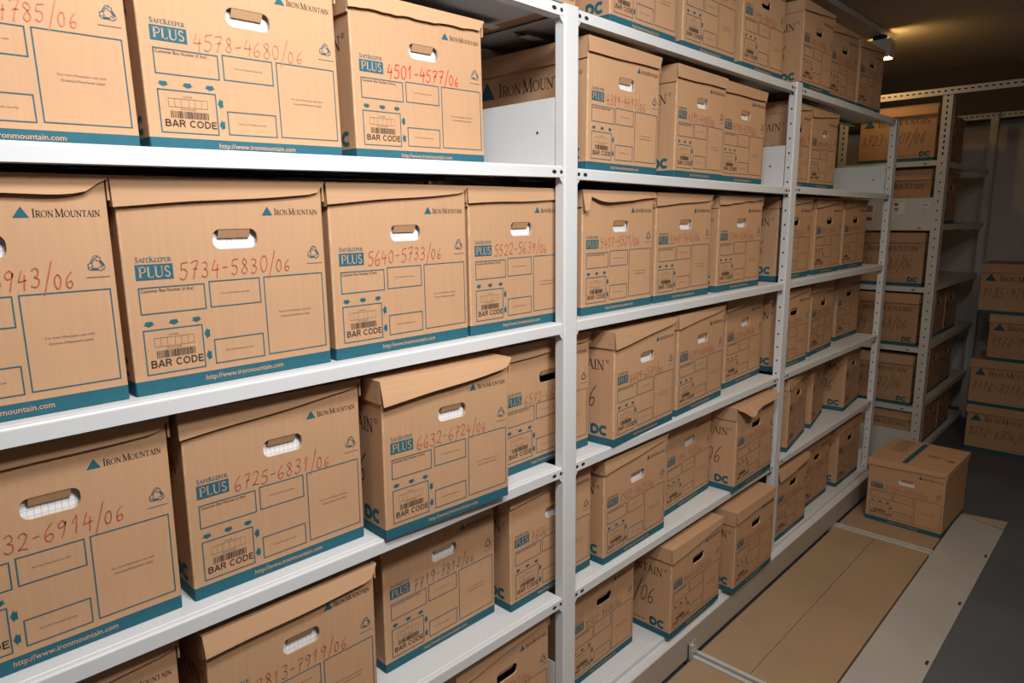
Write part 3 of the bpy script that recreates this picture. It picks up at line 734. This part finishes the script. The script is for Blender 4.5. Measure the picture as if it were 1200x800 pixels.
# ------------------------------------------------------------------ second rack beyond the gap
RX0, RX1, RY = 4.30, 5.62, -0.06
rear = empty('rear_rack', (4.9, 0.2, 0))
tag(rear, 'cream slotted-angle rack of boxes standing beyond the end of the white shelving', 'shelving')
EINV = Matrix.Translation((-4.9, -0.2, 0))
def rear_part(mb, name, bevel=0.0):
    o = mb.build(name, rear, bevel=bevel); o.matrix_parent_inverse = EINV; return o
RLEV = [0.278, -0.068, -0.412, -0.755, -1.105, -1.405]
def slot_post(x, y, sx, sy, z1):
    """Slotted angle: one leaf facing the near end, one facing the aisle; sx, sy give the directions of the leaves."""
    mb = MB(); t = 0.002; w = 0.050
    mb.box((min(x, x+sx*t), min(y, y+sy*w), 0), (max(x, x+sx*t), max(y, y+sy*w), z1), 'steel_far')
    mb.box((min(x, x+sx*w), min(y, y+sy*t), 0), (max(x, x+sx*w), max(y, y+sy*t), z1), 'steel_far')
    z = 0.06
    while z < z1-0.03:
        big = z > 0.28+Z0
        hz, hy = (0.009, 0.0045) if big else (0.0045, 0.0045)
        xx = x-sx*0.0004; yc = y+sy*0.026
        mb.face([(xx, yc+hy*math.cos(a), z+hz*math.sin(a)) for a in [2*math.pi*k/8 for k in range(8)]], 'dark')
        yy = y-sy*0.0004; xc = x+sx*0.026
        mb.face([(xc+hy*math.cos(a), yy, z+hz*math.sin(a)) for a in [2*math.pi*k/8 for k in range(8)]], 'dark')
        z += 0.03 if big else 0.05
    return rear_part(mb, 'post')
ZT = 0.648+Z0
slot_post(RX0, RY-0.03, 1, 1, ZT); slot_post(RX0, 0.475, 1, -1, ZT)
slot_post(RX1, RY-0.03, -1, 1, ZT); slot_post(RX1, 0.475, -1, -1, ZT)
for z in RLEV:
    mb = MB(); zz_ = z+Z0
    prof = [(RY, zz_-0.030), (RY, zz_), (0.44, zz_), (0.44, zz_-0.030), (0.42, zz_-0.030), (0.42, zz_-0.003), (RY+0.003, zz_-0.003), (RY+0.003, zz_-0.030)]
    mb.prism(prof, 'x', RX0+0.004, RX1-0.004, 'steel_far')
    mb.box((RX0+0.004, RY+0.003, zz_-0.028), (RX0+0.006, 0.42, zz_-0.003), 'steel_far')
    mb.face([(RX0+0.0036, RY+0.075+0.009*math.cos(a), zz_-0.016+0.0035*math.sin(a)) for a in [2*math.pi*k/10 for k in range(10)]], 'dark')
    rear_part(mb, 'shelf')
def tie_beam(x):
    mb = MB()
    mb.box((x-0.003, -2.29, 0.612+Z0), (x-0.001, 0.475, 0.650+Z0), 'steel_far'); mb.box((x-0.003, -2.29, 0.648+Z0), (x+0.035, 0.475, 0.650+Z0), 'steel_far')
    y = 0.46
    while y > -2.2:
        mb.face([(x-0.0034, y+0.009*math.cos(a), 0.632+Z0+0.0042*math.sin(a)) for a in [2*math.pi*k/8 for k in range(8)]], 'dark')
        y -= 0.03
    return rear_part(mb, 'tie_beam')
tie_beam(RX0); tie_beam(RX1)
d1 = MB(); z = RLEV[1]+Z0
d1.box((RX0+0.006, RY+0.01, z), (RX0+0.008, 0.42, z+0.148), 'steel_far')
STK = []
def st(y0, z0, y1, z1, kk, l=0):
    xx = RX0+0.0056-0.0004*l
    if l == 0: STK.append(MB())
    STK[-1].face([(xx, y0, z+z0), (xx, y1, z+z0), (xx, y1, z+z1), (xx, y0, z+z1)], kk)
st(0.095, 0.062, 0.20, 0.122, 'sticker'); st(0.130, 0.108, 0.150, 0.122, 'redst', 1); st(0.128, 0.078, 0.148, 0.097, 'bluest', 1)
st(0.245, 0.062, 0.330, 0.128, 'sticker'); st(0.26, 0.075, 0.312, 0.112, 'bluest', 1); st(0.262, 0.028, 0.290, 0.046, 'redst')
st(-0.03, 0.098, 0.020, 0.124, 'sticker'); st(-0.018, 0.107, 0.010, 0.113, 'bluest', 1); st(0.140, 0.028, 0.195, 0.056, 'sticker')
d1.face([(RX0+0.0054, -0.005+0.003*math.cos(a), z+0.066+0.003*math.sin(a)) for a in [2*math.pi*k/8 for k in range(8)]], 'dark')
p_ = rear_part(d1, 'divider_panel')
for m_ in STK: m_.build('sticker', p_)
p_['label'] = 'grey panel with small white and red stickers'
d2 = MB(); z = RLEV[5]+Z0; d2.box((RX0+0.006, RY+0.01, z), (RX0+0.008, 0.42, z+0.155), 'steel_far'); rear_part(d2, 'divider_panel')

def rear_box(lv, x, y, number, label, sz=1.0, side=True, front=True):
    archive_box((x, y, RLEV[lv]+Z0+0.0006), 0, 0, number, label, 'archive boxes on the rear rack', sz=sz, side=side, front=front, lid=dict(hs=0.055, hl=0.05, hr=0.03, flare=0.007))
rear_box(0, 4.325, -0.018, '8723-8807/06', 'archive box numbered 8723-8807/06 in black, lit yellow on top of the rear rack')
rear_box(0, 4.985, 0.045, '8808-8890/06', 'dark archive box deeper in on the top shelf of the rear rack')
rear_box(1, 4.325, -0.018, '8891-8960/06', 'archive box behind the stickered grey panel of the rear rack')
rear_box(1, 4.660, -0.014, '8961-9050/06', 'dark archive box second in from the stickered panel on the rear rack', side=False)
rear_box(2, 4.325, -0.016, '9100-9183/06', 'archive box numbered ending 183/06 on the rear rack, below the stickered panel')
rear_box(3, 4.325, -0.016, '9274-9368/06', 'archive box numbered ending 368/06 on the rear rack')
rear_box(3, 4.655, -0.012, '9184-9273/06', 'dark archive box directly behind the one ending 368/06', side=False)
rear_box(3, 4.985, -0.014, '9051-9099/06', 'dark archive box deepest on the rear rack shelf of the one ending 368/06', side=False)
rear_box(4, 4.325, -0.016, '9369-9422/06', 'archive box numbered with 9422 on the rear rack', sz=0.98)
rear_box(4, 4.655, -0.020, '9423-9500/06', 'dark archive box directly behind the one numbered with 9422', side=False, sz=0.98)
rear_box(4, 4.985, -0.016, '9501-9580/06', 'dark archive box third in on the rear shelf of the one showing 9422', side=False, sz=0.98)
rear_box(5, 4.335, -0.035, '9581-9660/06', 'archive box behind the low white panel at the foot of the rear rack', sz=0.86)
rear_box(5, 4.665, -0.030, '9661-9730/06', 'dark archive box second in at the foot of the rear rack', side=False, sz=0.86)
rear_box(5, 4.995, -0.030, '9731-9800/06', 'dark archive box deepest at the foot of the rear rack', side=False, sz=0.86)

# stack on the concrete floor by the far wall
SX = 4.867
zz_ = 0.0008
for y, s, num, lab in ((-0.598, 0.945, '8212-8306/06', 'lowest archive box of the stack on the concrete floor by the far wall'),
                       (-0.592, 0.945, '8116-8218/06', 'archive box second from the floor in the stack by the far wall'),
                       (-0.660, 0.925, '9172-9184/06', 'archive box second from the top in the stack by the far wall'),
                       (-0.590, 0.985, '9185-9290/06', 'topmost archive box of the stack by the far wall')):
    archive_box((SX + (0.0 if y > -0.65 else 0.004), y, zz_), 0, 0, num, lab, 'archive boxes stacked by the far wall', sz=s, front=False, lid=dict(hs=0.052, flare=0.007))
    zz_ += (BH+0.004)*s+0.0012

# ------------------------------------------------------------------ lamp under the ceiling beyond the shelves
lamp = empty('ceiling_lamp', (3.3, 0.31, ZC))
tag(lamp, 'long batten lamp under the ceiling above the far end of the shelving', 'lamp')
LINV = Matrix.Translation((-3.3, -0.31, -ZC))
def lamp_part(mb, name, bevel=0):
    o = mb.build(name, lamp, bevel=bevel); o.matrix_parent_inverse = LINV; return o
mb = MB()
mb.prism([(0.225, ZC-0.034), (0.225, ZC-0.006), (0.232, ZC-0.0005), (0.415, ZC-0.0005), (0.422, ZC-0.006), (0.422, ZC-0.034)], 'x', 2.35, 4.30, 'lampgrey'); lamp_part(mb, 'housing')
for x in (4.10,):
    mb = MB(); mb.box((x, 0.180, ZC-0.150), (x+0.08, 0.290, ZC-0.060), 'lampgrey'); mb.box((x+0.016, 0.215, ZC-0.060), (x+0.060, 0.275, ZC-0.034), 'dark'); lamp_part(mb, 'lamp_holder', 0.003)
mb = MB(); mb.box((4.125, 0.192, ZC-0.1525), (4.186, 0.278, ZC-0.085), 'tube'); lamp_part(mb, 'lens')
